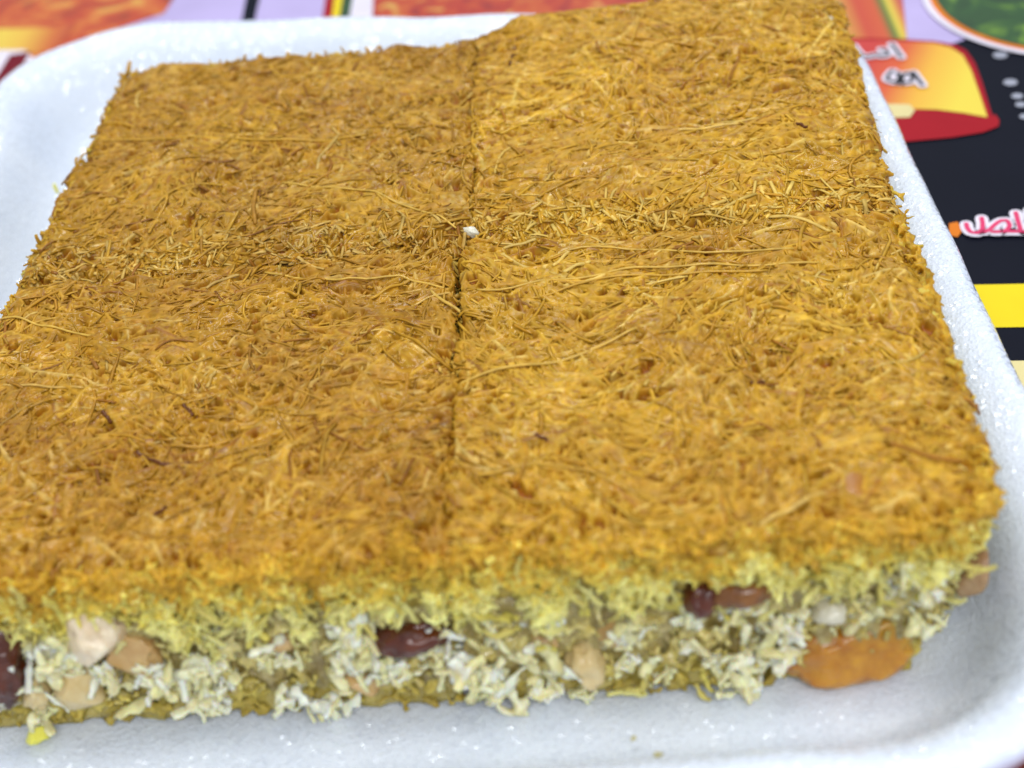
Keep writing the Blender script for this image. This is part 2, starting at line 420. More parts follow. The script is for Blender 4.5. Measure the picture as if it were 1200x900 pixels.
for j, (d, z) in enumerate(prof):
    ring = rounded_ring(QTRAY, d, 36)
    m = len(ring)
    for p in ring:
        e = 0.5*float(wv(p.x, p.y))*min(1, z/10) + 0.12*float(wv2(p.x, p.y))*min(1, z/4)
        V.append((p.x*MM, p.y*MM, (z + e*0.5)*MM))
    if j:
        for k in range(m):
            k2 = (k+1) % m
            Fc.append(((j-1)*m+k, (j-1)*m+k2, j*m+k2, j*m+k))
Fc.append(tuple((len(prof)-1)*m + k for k in range(m)))
Fc.append(tuple(reversed(range(m))))
me = bpy.data.meshes.new('foam_tray'); me.from_pydata(V, [], Fc); me.update()
me.polygons.foreach_set('use_smooth', [True]*len(me.polygons))
tray = obj('foam_tray', me, M_FOAM)
tag(tray, 'white foam tray with rounded corners holding the golden pastry squares', 'tray')

# ------------------------------------------------------------------ pastry squares
TOP = 34.7
def densify(poly, step=1.0):
    out = []
    for i in range(len(poly)):
        a, b = np.array(poly[i], float), np.array(poly[(i+1) % len(poly)], float)
        n = max(2, int(np.linalg.norm(b-a)/step))
        out += [a + (b-a)*k/n for k in range(n)]
    return np.array(out)
def lower(P, t):
    """outline lower in the piece (t 0 at the top, 1 at the tray): follows the tray's sloping wall"""
    P = np.array(P, float).copy(); x, y = P[:, 0].copy(), P[:, 1].copy()
    P[:, 0] -= t*(3.5+7.5*sstep((y+20)/100))*sstep((x-45)/35); P[:, 0] += t*6*sstep((-x-45)/35)
    P[:, 1] -= t*2.5*sstep((-y-45)/35); P[:, 1] -= t*6*sstep((y-45)/35)
    # the front right corner is broken away towards the bottom
    k = sstep((x-60)/18)*sstep((-y-62)/16)
    P[:, 0] -= t*3.5*k; P[:, 1] += t*2.0*k
    return P

WX, WY = Wave(71, 15), Wave(72, 13); WX2, WY2 = Wave(73, 4), Wave(74, 4)
def warp(x, y):
    return x + 0.40*WX(x, y) + 0.16*WX2(x, y), y + 0.55*WY(x, y) + 0.16*WY2(x, y)
class Piece:
    def __init__(s, seed, poly, outer, drops, tilt, tone, name_label):
        s.seed, s.poly, s.outer, s.drops, s.tilt, s.tone = seed, poly, outer, drops, tilt, tone
        s.c = np.mean(poly, axis=0); s.hump = 3.2 if seed == 202 else 0.0
        A = np.array(poly, float); B = np.roll(A, -1, axis=0); D = B-A
        s.L = np.linalg.norm(D, axis=1); D /= s.L[:, None]
        s.A, s.D, s.N = A, D, np.stack([-D[:, 1], D[:, 0]], 1)
        s.bz = Wave(seed, 26); s.bz2 = Wave(seed+1, 9); s.flow = Wave(seed+2, 48); s.edge = Wave(seed+3, 7); s.tn = Wave(seed+4, 30)
        s.root = bpy.data.objects.new('kunafa_square', None); COL.objects.link(s.root)
        s.root.location = (s.c[0]*MM, s.c[1]*MM, 3.2*MM)
        s.root.empty_display_size = 0.01
        tag(s.root, name_label, 'pastry', 'shredded pastry squares in the foam tray')
        # small holes between the strands
        s.p0 = A.min(0)-2; w_ = ((A.max(0)+2-s.p0)*4).astype(int); s.pits = np.zeros(tuple(w_), bool)
        gx, gy = np.meshgrid(np.arange(-8, 9), np.arange(-8, 9), indexing='ij')
        r_ = np.random.default_rng(seed+9)
        for _ in range(430):
            cx, cy = r_.integers(9, w_[0]-9), r_.integers(9, w_[1]-9); a_ = r_.normal(0.1, 0.6); l_, t_ = r_.uniform(1.2, 5.0), r_.uniform(0.9, 1.9)
            u_, v_ = gx*math.cos(a_)+gy*math.sin(a_), gy*math.cos(a_)-gx*math.sin(a_)
            s.pits[cx-8:cx+9, cy-8:cy+9] |= (u_/l_)**2 + (v_/t_)**2 < 1
        s.off = Vector((-s.c[0]*MM, -s.c[1]*MM, -3.2*MM))
    def dist(s, x, y):
        x, y = warp(x, y)
        return np.min(np.stack([(x-a[0])*n[0] + (y-a[1])*n[1] for a, n in zip(s.A, s.N)]), 0)
    def top(s, x, y):
        z = TOP + s.tilt[0] + s.tilt[1]*(x-s.c[0])/40 + s.tilt[2]*(y-s.c[1])/40 + 0.40*s.bz(x, y) + 0.22*s.bz2(x, y)
        z = z + s.hump*np.exp(-((x-36)/30)**2)*sstep((y-25)/55)
        x, y = warp(x, y)
        for a, n, (dr, wd) in zip(s.A, s.N, s.drops):
            d = (x-a[0])*n[0] + (y-a[1])*n[1]
            z = z - dr*(1-np.clip(d/wd, -0.35, 1))**2
        return z
    def put(s, name, mesh, mat, parent):
        """mesh in tray coordinates -> child of this piece"""
        o = obj(name, mesh, mat, parent)
        if parent is s.root: o.location = s.off
        return o
    def block(s, name, mat, t0, t1, inset, ztop, zbot, lump, wl, parent):
        """solid body with lumpy sides; ztop is a function or a height"""
        base = densify(s.poly, 1.6); rings = []
        wx = Wave(s.seed+20+int(zbot*3), wl); c = s.c
        def shrink(P, d):
            v = P - c; r = np.linalg.norm(v, axis=1, keepdims=True); return P - v/r*d
        lev = 7
        for k in range(lev):
            t = t1 + (t0-t1)*k/(lev-1)
            P = shrink(lower(base, t), inset)
            u = np.arange(len(P))*1.6
            dd = lump*wx(u, np.full(len(P), k*wl*0.35))
            P = shrink(P, dd[:, None]*0.7)
            z = np.full(len(P), zbot + (0 if callable(ztop) else (ztop-zbot)*k/(lev-1)))
            if callable(ztop): z = zbot + (ztop(P[:, 0], P[:, 1]) - 1.1 - zbot)*k/(lev-1)
            rings.append(np.column_stack([P, z]))
        for f in [0.985, 0.97] + [0.93 - 0.08*k_ for k_ in range(12)]:
            P = c + (rings[lev-1][:, :2]-c)*f
            z = ztop(P[:, 0], P[:, 1]) - 2.3 if callable(ztop) else np.full(len(P), ztop)
            rings.append(np.column_stack([P, z]))
        m = len(base); V = np.concatenate(rings)*MM
        Fc = [tuple(reversed(range(m)))]
        for j in range(1, len(rings)):
            for k in range(m):
                k2 = (k+1) % m; Fc.append(((j-1)*m+k, (j-1)*m+k2, j*m+k2, j*m+k))
        Fc.append(tuple((len(rings)-1)*m+k for k in range(m)))
        me = bpy.data.meshes.new(name); me.from_pydata([tuple(v) for v in V], [], Fc); me.update()
        me.polygons.foreach_set('use_smooth', [True]*len(me.polygons))
        return s.put(name, me, mat, parent)
    def sheet(s, name, parent, n=6800, st=0.18):
        """thousands of strands pressed and baked into one sheet: their relief on a fine grid, partly fused"""
        X = s.paths(n, 8.0, 10, 0.28); n = len(X)
        u = np.linspace(-1, 1, 10)[None, :]
        dp = np.minimum(rng.exponential(0.55, n), 1.6) + 0.16
        z = s.top(X[..., 0], X[..., 1]) - dp[:, None] + rng.normal(0, 0.16, n)[:, None]*u + 0.10*np.sin(u*rng.uniform(1, 5, n)[:, None] + rng.uniform(0, 6.3, n)[:, None])
        ru = rng.normal(0.29, 0.06, n).clip(0.18, 0.45); rn = ru*rng.uniform(0.7, 1.1, n)
        col = s.tones(n, X[:, 5, 0], X[:, 5, 1], 0.02)
        m = 64; t = np.linspace(0, 9, m); i = np.clip(t.astype(int), 0, 8); f = (t-i)
        P = X[:, i]*(1-f)[None, :, None] + X[:, i+1]*f[None, :, None]; Zp = z[:, i]*(1-f) + z[:, i+1]*f
        lo = s.A.min(0)-1.0; hi = s.A.max(0)+1.0
        nx, ny = ((hi-lo)/st).astype(int)+1
        gx, gy = lo[0]+np.arange(nx)*st, lo[1]+np.arange(ny)*st
        GX, GY = np.meshgrid(gx, gy, indexing='ij')
        base = s.top(GX, GY) - 1.7
        H = base.copy().ravel(); C = np.tile(np.array([[0.26, 0.075, 0.005]]), (H.size, 1))  # hole floors start dark red-brown: oil plus shade painted into the colour
        pi, pj = np.round((P[..., 0]-lo[0])/st).astype(int), np.round((P[..., 1]-lo[1])/st).astype(int)
        ids, hs, who = [], [], []
        sid = np.repeat(np.arange(n)[:, None], m, 1)
        for a in (-2, -1, 0, 1, 2):
            for b in (-2, -1, 0, 1, 2):
                qi, qj = pi+a, pj+b
                d2 = (lo[0]+qi*st-P[..., 0])**2 + (lo[1]+qj*st-P[..., 1])**2
                ok = (d2 < (ru**2)[:, None]) & (qi >= 0) & (qi < nx) & (qj >= 0) & (qj < ny)
                ids.append((qi*ny+qj)[ok]); hs.append((Zp + rn[:, None]*np.sqrt(np.clip(1-d2/(ru**2)[:, None], 0, 1)))[ok]); who.append(sid[ok])
        ids, hs, who = np.concatenate(ids), np.concatenate(hs), np.concatenate(who)
        o = np.argsort(hs, kind='stable'); ids, hs, who = ids[o], hs[o], who[o]
        up = hs > H[ids]; H[ids[up]] = hs[up]; C[ids[up]] = col[who[up]]
        H = H.reshape(nx, ny); C = C.reshape(nx, ny, 3)
        def blur(A, r):
            k = np.exp(-0.5*(np.arange(-3*r, 3*r+1)/r)**2) if r >= 1 else np.array([0.13, 0.74, 0.13]); k = k/k.sum(); h = len(k)//2
            for ax in (0, 1):
                B = np.zeros_like(A)
                for j, w_ in enumerate(k): B += w_*np.roll(A, j-h, axis=ax)
                A = B
            return A
        D = H - base
        D = 0.93*blur(D, 0) + 0.07*blur(D, 2)
        Z = base + D; C = 0.9*blur(C, 0) + 0.1*blur(C, 2)
        ok = s.dist(GX.ravel(), GY.ravel()).reshape(GX.shape) > -0.15 + 0.35*s.edge(GX, GY)
        idx = np.arange(GX.size).reshape(GX.shape)
        f = ok[:-1, :-1] & ok[1:, :-1] & ok[1:, 1:] & ok[:-1, 1:]
        Q = np.stack([idx[:-1, :-1][f], idx[1:, :-1][f], idx[1:, 1:][f], idx[:-1, 1:][f]], 1)
        used = np.unique(Q); mp = np.zeros(GX.size, int); mp[used] = np.arange(len(used)); Q = mp[Q]
        V = np.stack([GX.ravel(), GY.ravel(), Z.ravel()], 1)[used]*MM
        me = fast_mesh(name, V, Q.ravel(), np.arange(len(Q))*4, np.full(len(Q), 4), np.clip(C.reshape(-1, 3)[used], 0.004, .9))
        return s.put(name, me, M_STRAND, parent)
    # ---- strands
    def tones(s, n, x, y, light=0.0):
        g = np.array([[0.475, 0.250, 0.016], [0.418, 0.203, 0.013], [0.535, 0.302, 0.025], [0.31, 0.124, 0.010], [0.62, 0.41, 0.09]])
        p = np.array([0.46, 0.26, 0.20, 0.05, 0.03+light]); p /= p.sum()
        c = g[rng.choice(5, n, p=p)]*rng.uniform(0.86, 1.14, (n, 1))
        c = c*(1 + np.clip(s.tn(x, y), -1.8, 1.8)[:, None]*np.array([[0.060, 0.080, 0.09]]))*np.array(s.tone)
        return np.clip(c, 0.004, 0.9)
    def paths(s, n, Ls, M, wild=0.25, where=None, steps=16):
        lo, hi = s.A.min(0), s.A.max(0)
        P = np.zeros((0, 2))
        while len(P) < n:
            q = rng.uniform(lo-1, hi+1, (n*2, 2)); d = s.dist(q[:, 0], q[:, 1])
            ok = d > 0.2
            if where is not None: ok &= where(q, d)
            P = np.concatenate([P, q[ok]])
        P = P[:n]
        L = np.clip(rng.lognormal(np.log(Ls), 0.55, n), Ls*0.35, Ls*4)
        th = s.flow(P[:, 0], P[:, 1])*1.1 + rng.normal(0, 0.5, n) + 0.15
        wl = rng.random(n) < wild; th[wl] = rng.uniform(0, 2*np.pi, wl.sum())
        th += np.pi*(rng.random(n) < 0.5)
        curv = rng.normal(0, 0.055, n); ph = rng.uniform(0, 6.3, n); fr = rng.uniform(0.15, 0.6, n); am = rng.uniform(0, 0.12, n)
        h = L/(steps-1); X = np.zeros((n, steps, 2)); X[:, 0] = P
        for k in range(1, steps):
            X[:, k] = X[:, k-1] + np.stack([np.cos(th), np.sin(th)], 1)*h[:, None]
            th = th + (curv + am*np.sin(fr*h*k + ph))*h
        mg = np.where(rng.random(n) < 0.05, rng.uniform(-2.6, -0.5, n), rng.uniform(-1.0, 0.35, n))
        mg = mg + 0.45*s.edge(P[:, 0], P[:, 1])
        D = s.dist(X[..., 0].ravel(), X[..., 1].ravel()).reshape(n, steps)
        ix = np.clip(((X[..., 0]-s.p0[0])*4).astype(int), 0, s.pits.shape[0]-1); iy = np.clip(((X[..., 1]-s.p0[1])*4).astype(int), 0, s.pits.shape[1]-1)
        bad = (D < mg[:, None]) | s.pits[ix, iy]
        first = np.where(bad.any(1), bad.argmax(1), steps)
        keep = first >= 4; X, first, L = X[keep], first[keep], L[keep]
        n = len(X); u = np.linspace(0, 1, M)[None, :]*(first-1)[:, None]
        i0 = np.clip(u.astype(int), 0, steps-2); fr = (u-i0)[..., None]; r = np.arange(n)[:, None]
        return X[r, i0]*(1-fr) + X[r, i0+1]*fr
    def strand_mesh(s, name, n, Ls, M, depth, rad, wild=0.25, K=5, light=0.0, where=None, tiltz=0.0):
        X = s.paths(n, Ls, M, wild, where); n = len(X)
        z = s.top(X[..., 0], X[..., 1])
        dp = rng.exponential(depth, n); dp = np.minimum(dp, depth*3)
        u = np.linspace(-1, 1, M)[None, :]
        z = z - dp[:, None] + rng.normal(0, 0.05, n)[:, None]*(1-u*u)*3 + rng.normal(0, tiltz, n)[:, None]*u \
            + 0.09*np.sin(u*rng.uniform(1, 5, n)[:, None] + rng.uniform(0, 6.3, n)[:, None])
        ru = rng.normal(rad, rad*0.25, n).clip(rad*0.5, rad*1.7)
        cx, cy = X[:, M//2, 0], X[:, M//2, 1]
        return tubes(name, np.dstack([X, z]), ru, ru*rng.uniform(0.38, 0.7, n), s.tones(n, cx, cy, light), K,
                     jitter=0.10)
    def fringe(s, name, edges, z0, z1, n, colours, lmin, lmax, rad, proud, K=4, down=0.35, clump=0.0, weld=0, mat=None, parent=None):
        """cut strand ends and crumbs standing out of the upright faces"""
        tot = sum(s.L[e] for e in edges); PP, CC, RR = [], [], []
        for e in edges:
            k = int(n*s.L[e]/tot); t = rng.uniform(0.5, s.L[e]-0.5, k)
            z = z0 + (z1-z0)*rng.random(k)*(1 + clump*s.bz2(t*1.6, np.full(k, z0)))
            P = s.A[e] + s.D[e]*t[:, None]; P = lower(P, ((TOP-z)/31.5)[:, None][:, 0]) if False else P
            tt = (TOP-z)/31.5
            P = np.array([lower(p[None], q)[0] for p, q in zip(P, tt)])
            out = -s.N[e]; tan = s.D[e]
            prd = rng.uniform(proud[0], proud[1], k) + 0.5*s.edge(P[:, 0]*1.3, z*1.7)
            P = P + out*prd[:, None]
            aout = rng.uniform(-0.3, 1.0, k); at_ = rng.normal(0, 0.75, k); ad = rng.normal(-down, 0.5, k)
            d = np.column_stack([out[0]*aout + tan[0]*at_, out[1]*aout + tan[1]*at_, ad]); d /= np.linalg.norm(d, axis=1, keepdims=True)
            L = rng.uniform(lmin, lmax, k); M = 6
            u = np.linspace(-0.5, 0.5, M)
            bend = rng.normal(0, 0.26, (k, 1, 3))*L[:, None, None]
            Q = np.column_stack([P, z])[:, None, :] + d[:, None, :]*(L[:, None]*u[None, :])[..., None] + bend*(0.25-u*u)[None, :, None]*2
            PP.append(Q); RR.append(rng.normal(rad, rad*0.25, k).clip(rad*0.5, rad*2))
            f = np.clip((z0-z)/(z0-z1+1e-6) + rng.normal(0, 0.20, k) + 0.10*s.bz2(t*1.1, np.full(k, 7.0)), 0, 1)
            c = np.array(colours); x = f*(len(c)-1); i = np.clip(x.astype(int), 0, len(c)-2); w_ = (x-i)[:, None]
            CC.append((c[i]*(1-w_) + c[i+1]*w_)*rng.uniform(0.8, 1.2, (k, 1)))
        P, C, R = np.concatenate(PP), np.clip(np.concatenate(CC), 0, .9), np.concatenate(RR)
        P[..., 2] = np.maximum(P[..., 2], 3.5)
        me = tubes(name, P, R, R*0.7, C, K, twist=np.tile(rng.uniform(0, 3, (len(P), 1)), (1, P.shape[1])), jitter=0.16)
        if weld: me = fuse(me, weld*MM, 1)
        return s.put(name, me, mat, parent)

GOLD_TO_PALE = [(0.50, 0.268, 0.016), (0.56, 0.325, 0.028), (0.62, 0.44, 0.05), (0.74, 0.62, 0.13), (0.82, 0.74, 0.26)]
GOLD_CUT = [(0.56, 0.31, 0.04), (0.58, 0.38, 0.07), (0.55, 0.40, 0.08)]
OLIVE = [(0.56, 0.46, 0.12), (0.50, 0.39, 0.08), (0.38, 0.28, 0.05)]
FILLC = [(0.72, 0.62, 0.26), (0.62, 0.52, 0.19), (0.52, 0.41, 0.11)]
COCOC = [(0.82, 0.76, 0.50), (0.80, 0.74, 0.50), (0.72, 0.66, 0.40)]

PIECES = {}
#        seed  outline (ccw from its front left corner), outer edges, (drop, width) of each edge, tilt
spec = [
 ('bl', 101, [(-81, -2.3), (2.7, -2.3), (2.9, 30), (1.9, 80.5), (-79, 84)], [3, 4], [(1.7, 7), (0.2, 1.6), (0.15, 1.5), (1.6, 4), (1.6, 4)], (0.1, 0.2, -0.2), (0.88, 0.85, 0.88),
  'golden shredded pastry square at the back, beside the tray\'s rounded far left corner'),
 ('br', 202, [(2.6, -2.3), (79, -2.1), (81, 80), (60, 85), (18, 85), (1.2, 80)], [1, 2, 3, 4], [(2.1, 8), (1.8, 4), (2.2, 5), (1.6, 4), (1.6, 4), (0.2, 1.5)], (0.7, 0.2, 0.5), (1.04, 1.04, 1.0),
  'taller golden shredded pastry square at the back, next to the ribbon print'),
 ('fl', 303, [(-82, -79.5), (2.5, -80), (2.6, -46), (0.9, -1.9), (-81, -1.9)], [0, 4], [(2.2, 4), (0.25, 1.6), (0.6, 1.6), (0.9, 3), (1.6, 4)], (0, 0, 0), (0.88, 0.83, 0.86),
  'browner shredded pastry square at the front, with pale broken nuts in its cut side'),
 ('fr', 404, [(2.1, -80), (75.5, -79.6), (80.5, -74), (81, -40), (78.8, -1.7), (2.9, -1.7), (2.2, -42)], [0, 1, 2, 3], [(2.2, 4), (2.4, 5), (2.0, 4), (1.8, 4), (1.0, 3), (0.6, 1.6), (0.25, 1.6)], (0.1, 0, 0), (1.0, 1.0, 1.0),
  'golden shredded pastry square at the front, with orange candied apricot at its corner'),
]
for key, seed, poly, outer, drops, tilt, tone, label in spec:
    p = Piece(seed, poly, outer, drops, tilt, tone, label); PIECES[key] = p
    front = [0] if key in ('fl', 'fr') else []
    if key == 'fr': front = [0, 1]
    inner = [e for e in range(len(poly)) if e not in outer]
    side = [e for e in outer if e not in front]
    crust = p.block('crust', M_CORE, 0.0, 0.34, 1.6, p.top, 23.5, 0.5, 6, p.root)
    fill = p.block('filling', M_FILL, 0.34, 0.80, 1.9, 24.0, 9.0, 1.2, 5, p.root)
    base = p.block('base_layer', M_BASE, 0.80, 1.0, 2.4, 9.5, 3.4, 0.5, 6, p.root)
    p.sheet('baked_sheet', crust, st=0.19 if front else 0.245)['kind'] = 'stuff'
    # the mat of fine baked strands: far past counting, one part
    o = p.put('strand_mat', p.strand_mesh('strand_mat', 1300, 7.0, 8, 0.34, 0.27, K=4), M_STRAND, crust); o['kind'] = 'stuff'
    o = p.put('fine_strand_mat', p.strand_mesh('fine_strand_mat', 900, 3.6, 6, 0.22, 0.23, K=5, wild=0.6, light=0.03, tiltz=0.12), M_STRAND, crust); o['kind'] = 'stuff'
    # chopped ends along the cut between the rows
    if key in ('bl', 'br'):
        me = p.strand_mesh('chopped_ends', 800, 3.2, 5, 0.18, 0.32, wild=0.8, light=0.6, tiltz=0.6, where=lambda q, d: q[:, 1] < 9*rng.random(len(q))+0.5)
        o = p.put('chopped_ends', me, M_STRAND, crust); o['kind'] = 'stuff'
    o = p.fringe('cut_face_strands', inner, TOP-1.5, TOP-8, 450, GOLD_CUT, 2, 4.5, 0.36, (-1.6, -0.5), mat=M_STRAND, parent=crust); o['kind'] = 'stuff'
    if front:
        o = p.fringe('crust_fringe', front, TOP-1.2, 24.0, 3000, GOLD_TO_PALE, 1.4, 5.0, 0.34, (-1.3, 0.5), clump=0.42, weld=0.265, mat=M_FRINGE, parent=crust); o['kind'] = 'stuff'
        o = p.fringe('filling_crumbs', front, 24, 8.5, 900, FILLC, 0.8, 2.4, 0.55, (-2.6, -0.8), weld=0.33, mat=M_GRAIN, parent=fill); o['kind'] = 'stuff'
        o = p.fringe('base_strands', front, 10, 3.6, 420, OLIVE, 0.8, 2.4, 0.5, (-2.4, -1.2), weld=0.33, mat=M_FRINGE, parent=base, down=0.0); o['kind'] = 'stuff'
    o = p.fringe('side_fringe', side, TOP-1.2, 23.5, 1500, GOLD_TO_PALE, 1.6, 5.0, 0.38, (-2.0, 0.0), weld=0.34 if key in ('br', 'fr') else 0, mat=M_FRINGE, parent=crust); o['kind'] = 'stuff'
    o = p.fringe('side_crumbs', side, 24, 9, 450, FILLC, 0.9, 2.6, 0.6, (-3.6, -1.4), mat=M_GRAIN, parent=fill); o['kind'] = 'stuff'
    o = p.fringe('side_coconut', side, 24, 6, 260, COCOC, 2.0, 5.0, 0.6, (-3.0, -1.0), mat=M_COCO, parent=fill); o['kind'] = 'stuff'
    # long strands lying loose on top, each its own part
    for k in range(22):
        X = p.paths(1, 11, 22, 0.15, steps=30)
        if not len(X): continue
        z = p.top(X[..., 0], X[..., 1]) + 0.12 + 0.14*np.sin(np.linspace(0, 9, 22)+k)[None]
        r = np.array([rng.uniform(0.27, 0.42)])
        me = tubes('strand', np.dstack([X, z]), r, r*0.6, p.tones(1, X[:, 0, 0], X[:, 0, 1], 0.25)*1.04, 6, jitter=0.08)
        p.put('strand', me, M_STRAND, crust)
    p.crust, p.fill, p.base = crust, fill, base

# ---- strands the photograph shows singly, then dark flecks for burnt bits and gap shade
def named_strand(p, pts, r, tone, lift=0.45, name='strand'):
    Q = np.array([[*(at(px, py, TOP*MM).xy*1000)] for px, py in pts])
    t = np.linspace(0, len(Q)-1, 24); i = np.clip(t.astype(int), 0, len(Q)-2); f = (t-i)[:, None]; f = f*f*(3-2*f)*0.4 + f*0.6
    X = Q[i]*(1-f) + Q[i+1]*f
    z = p.top(X[:, 0], X[:, 1]) + lift*0.35 + 0.16*np.sin(np.linspace(0, 11, 24)+pts[0][0])
    if name == 'strand': r *= 0.64
    me = tubes(name, np.dstack([X[None], z[None]]), np.array([r]), np.array([r*0.8]), np.array([tone]), 6, jitter=0.08)
    return p.put(name, me, M_STRAND, p.crust)
fl, fr, bl, br = (PIECES[k] for k in ('fl', 'fr', 'bl', 'br'))
PALE = (0.60, 0.37, 0.06); GOLD = (0.54, 0.30, 0.03); BURNT_AND_SHADE = (0.12, 0.036, 0.007)
named_strand(fr, [(532, 448), (570, 440), (630, 428), (690, 413), (745, 395)], 0.42, PALE, 0.6)
named_strand(fr, [(560, 560), (620, 545), (690, 552), (740, 575)], 0.38, GOLD)
named_strand(fr, [(560, 345), (640, 330), (740, 318), (840, 312), (960, 308)], 0.36, PALE)
named_strand(fr, [(620, 350), (700, 328), (800, 322), (900, 318)], 0.34, GOLD)
named_strand(fr, [(890, 612), (915, 602), (950, 588)], 0.6, (0.66, 0.42, 0.09), 0.5)
named_strand(fr, [(640, 300), (720, 288), (830, 300), (930, 294)], 0.34, PALE)
named_strand(fr, [(1128, 442), (1140, 440), (1149, 436)], 0.5, (0.36, 0.15, 0.02), 0.0)
named_strand(fr, [(1130, 462), (1142, 460), (1150, 455)], 0.45, (0.40, 0.17, 0.02), 0.0)
named_strand(fl, [(0, 372), (50, 382), (110, 392)], 0.36, PALE)
named_strand(fl, [(310, 318), (400, 330), (470, 322), (520, 335)], 0.36, PALE)
named_strand(fl, [(505, 340), (525, 355), (545, 365)], 0.5, PALE, 0.6)
named_strand(bl, [(120, 165), (220, 160), (320, 168), (430, 160)], 0.36, GOLD)
named_strand(bl, [(330, 215), (420, 225), (500, 250), (535, 270)], 0.36, PALE)
named_strand(br, [(640, 248), (720, 248), (800, 250), (870, 252)], 0.40, PALE)
named_strand(br, [(655, 70), (700, 63), (740, 70), (750, 48), (757, 30)], 0.42, GOLD)
named_strand(br, [(690, 160), (720, 140), (750, 136)], 0.42, GOLD)
for p_, pts in ((br, [(598, 85), (601, 75), (606, 71)]), (br, [(968, 236), (982, 235)]), (fl, [(160, 530), (190, 545), (222, 540)]), (fl, [(120, 482), (129, 492)]),
                (fr, [(628, 512), (642, 518)]), (fl, [(215, 475), (226, 486)]), (fr, [(880, 448), (897, 446)]), (br, [(933, 152), (946, 156)]), (fl, [(180, 610), (196, 598)])):
    named_strand(p_, pts, 0.32, BURNT_AND_SHADE, 0.15, 'burnt_and_shade_strand')  # burnt flecks; on fl a dark strand paints the shade of a gap

# ------------------------------------------------------------------ filling pieces of the cut side
def lump_mesh(name, seed, sub, amp, freq, sx, sy, sz, ridged=False, facet=0.0):
    import bmesh
    bm = bmesh.new(); bmesh.ops.create_icosphere(bm, subdivisions=sub, radius=1.0)
    o = Vector((seed*3.7, seed*1.9, -seed*2.3)); r = random.Random(seed)
    planes = [(Vector((r.gauss(0, 1), r.gauss(0, 1), r.gauss(0, 1))).normalized(), r.uniform(0.55, 0.85)) for _ in range(int(facet))]
    for v in bm.verts:
        n = mnoise.fractal(v.co*freq + o, 0.9, 2.0, 3)
        if ridged: n = 0.35 - abs(n)*1.8
        q = v.co*(1 + amp*n)
        for pn, pd in planes:
            e = q.dot(pn) - pd
            if e > 0: q = q - pn*e*0.9
        v.co = Vector((q.x*sx*MM, q.y*sy*MM, q.z*sz*MM))
    me = bpy.data.meshes.new(name); bm.to_mesh(me); bm.free()
    me.polygons.foreach_set('use_smooth', [True]*len(me.polygons))
    return me
def ppx(px, py, depth=0.0):
    """pixel on the cut front face; depth in mm out of the face (+ towards the camera)"""
    g = (py-640)/200
    return at_y(px, py, (-79.6 - 2.4*g - depth)*MM)
def chunk(p, parent, name, mat, px, py, w_, h_, d_, rot, seed, depth=0.0, amp=0.18, freq=1.3, ridged=False, facet=0, sub=3, label=None):
    """w_, h_ in pixels of the photograph on the face, d_ thickness in mm"""
    mmw = w_/7.9/2; mmh = h_/6.6/2
    me = lump_mesh(name, seed, sub, amp, freq, mmw, d_/2, mmh, ridged, facet)
    if 'nut' in name: depth -= 0.7
    o = obj(name, me, mat, parent); q = ppx(px, py, depth)
    if q.z < 0.0034 + mmh*MM*0.8: q.z = 0.0034 + mmh*MM*0.8
    o.location = q; o.rotation_euler = (math.radians(-18), math.radians(rot), 0)
    if label: o['label'] = label
    return o

F = fl.fill; G = fr.fill
chunk(fl, F, 'raisin', M_RAISIN, 0, 775, 64, 104, 8, 8, 1, -0.4, 0.22, 1.6, True, sub=4, label='large dark maroon raisin')
chunk(fl, F, 'nut_piece', M_NUT_PINK, 110, 746, 88, 76, 8, 24, 2, 0.2, 0.34, 1.7, facet=9, sub=4, label='pale pinkish broken nut')
chunk(fl, F, 'nut_piece', M_NUT_TAN, 158, 765, 70, 52, 7, -12, 3, -0.4, 0.32, 1.8, facet=7, sub=4)
chunk(fl, F, 'nut_piece', M_NUT, 93, 806, 54, 64, 7, 8, 4, 0.4, 0.28, 1.6, facet=7, sub=4)
chunk(fl, F, 'nut_piece', M_NUT, 44, 806, 42, 42, 6, 0, 5, 0.0, 0.34, 1.8, facet=6, sub=4)
chunk(fl, F, 'raisin', M_RAISIN, 480, 744, 100, 38, 8, -6, 7, -0.8, 0.2, 1.6, True, sub=4, label='reddish brown raisin under the crust')
chunk(fl, F, 'nut_piece', M_NUT_TAN, 422, 794, 62, 38, 7, 12, 8, -0.8, 0.3, 1.7, facet=6, sub=4)
chunk(fl, F, 'nut_piece', M_NUT_TAN, 330, 748, 36, 24, 6, 10, 33, -1.4, 0.3, 1.6, facet=4)
chunk(fr, G, 'peanut', M_NUT, 688, 780, 44, 50, 6, -6, 10, 0.9, 0.3, 1.5, facet=2, sub=4, label='round cream coloured peanut half')
chunk(fr, G, 'nut_piece', M_NUT_TAN, 712, 738, 58, 30, 6, -8, 11, -1.0, 0.3, 1.6, facet=5, sub=4)
chunk(fr, G, 'raisin', M_RAISIN, 822, 698, 42, 46, 7, 20, 13, 0.0, 0.2, 1.8, True, label='nearly black glossy raisin')
chunk(fr, G, 'raisin', M_RAISIN_B, 866, 690, 84, 34, 8, -4, 14, -0.4, 0.2, 1.6, True)
chunk(fr, G, 'nut_piece', M_NUT_TAN, 640, 748, 44, 28, 6, 8, 16, -1.6, 0.3, 1.6, facet=5)
chunk(fr, G, 'sugar_lump', M_CRUMB, 972, 716, 44, 30, 6, 0, 17, -0.6, 0.2, 1.6, facet=4)
chunk(fr, G, 'apricot', M_APRICOT, 990, 780, 162, 70, 8, -7, 18, -2.0, 0.2, 1.5, sub=5, facet=2, label='glossy orange candied apricot piece')
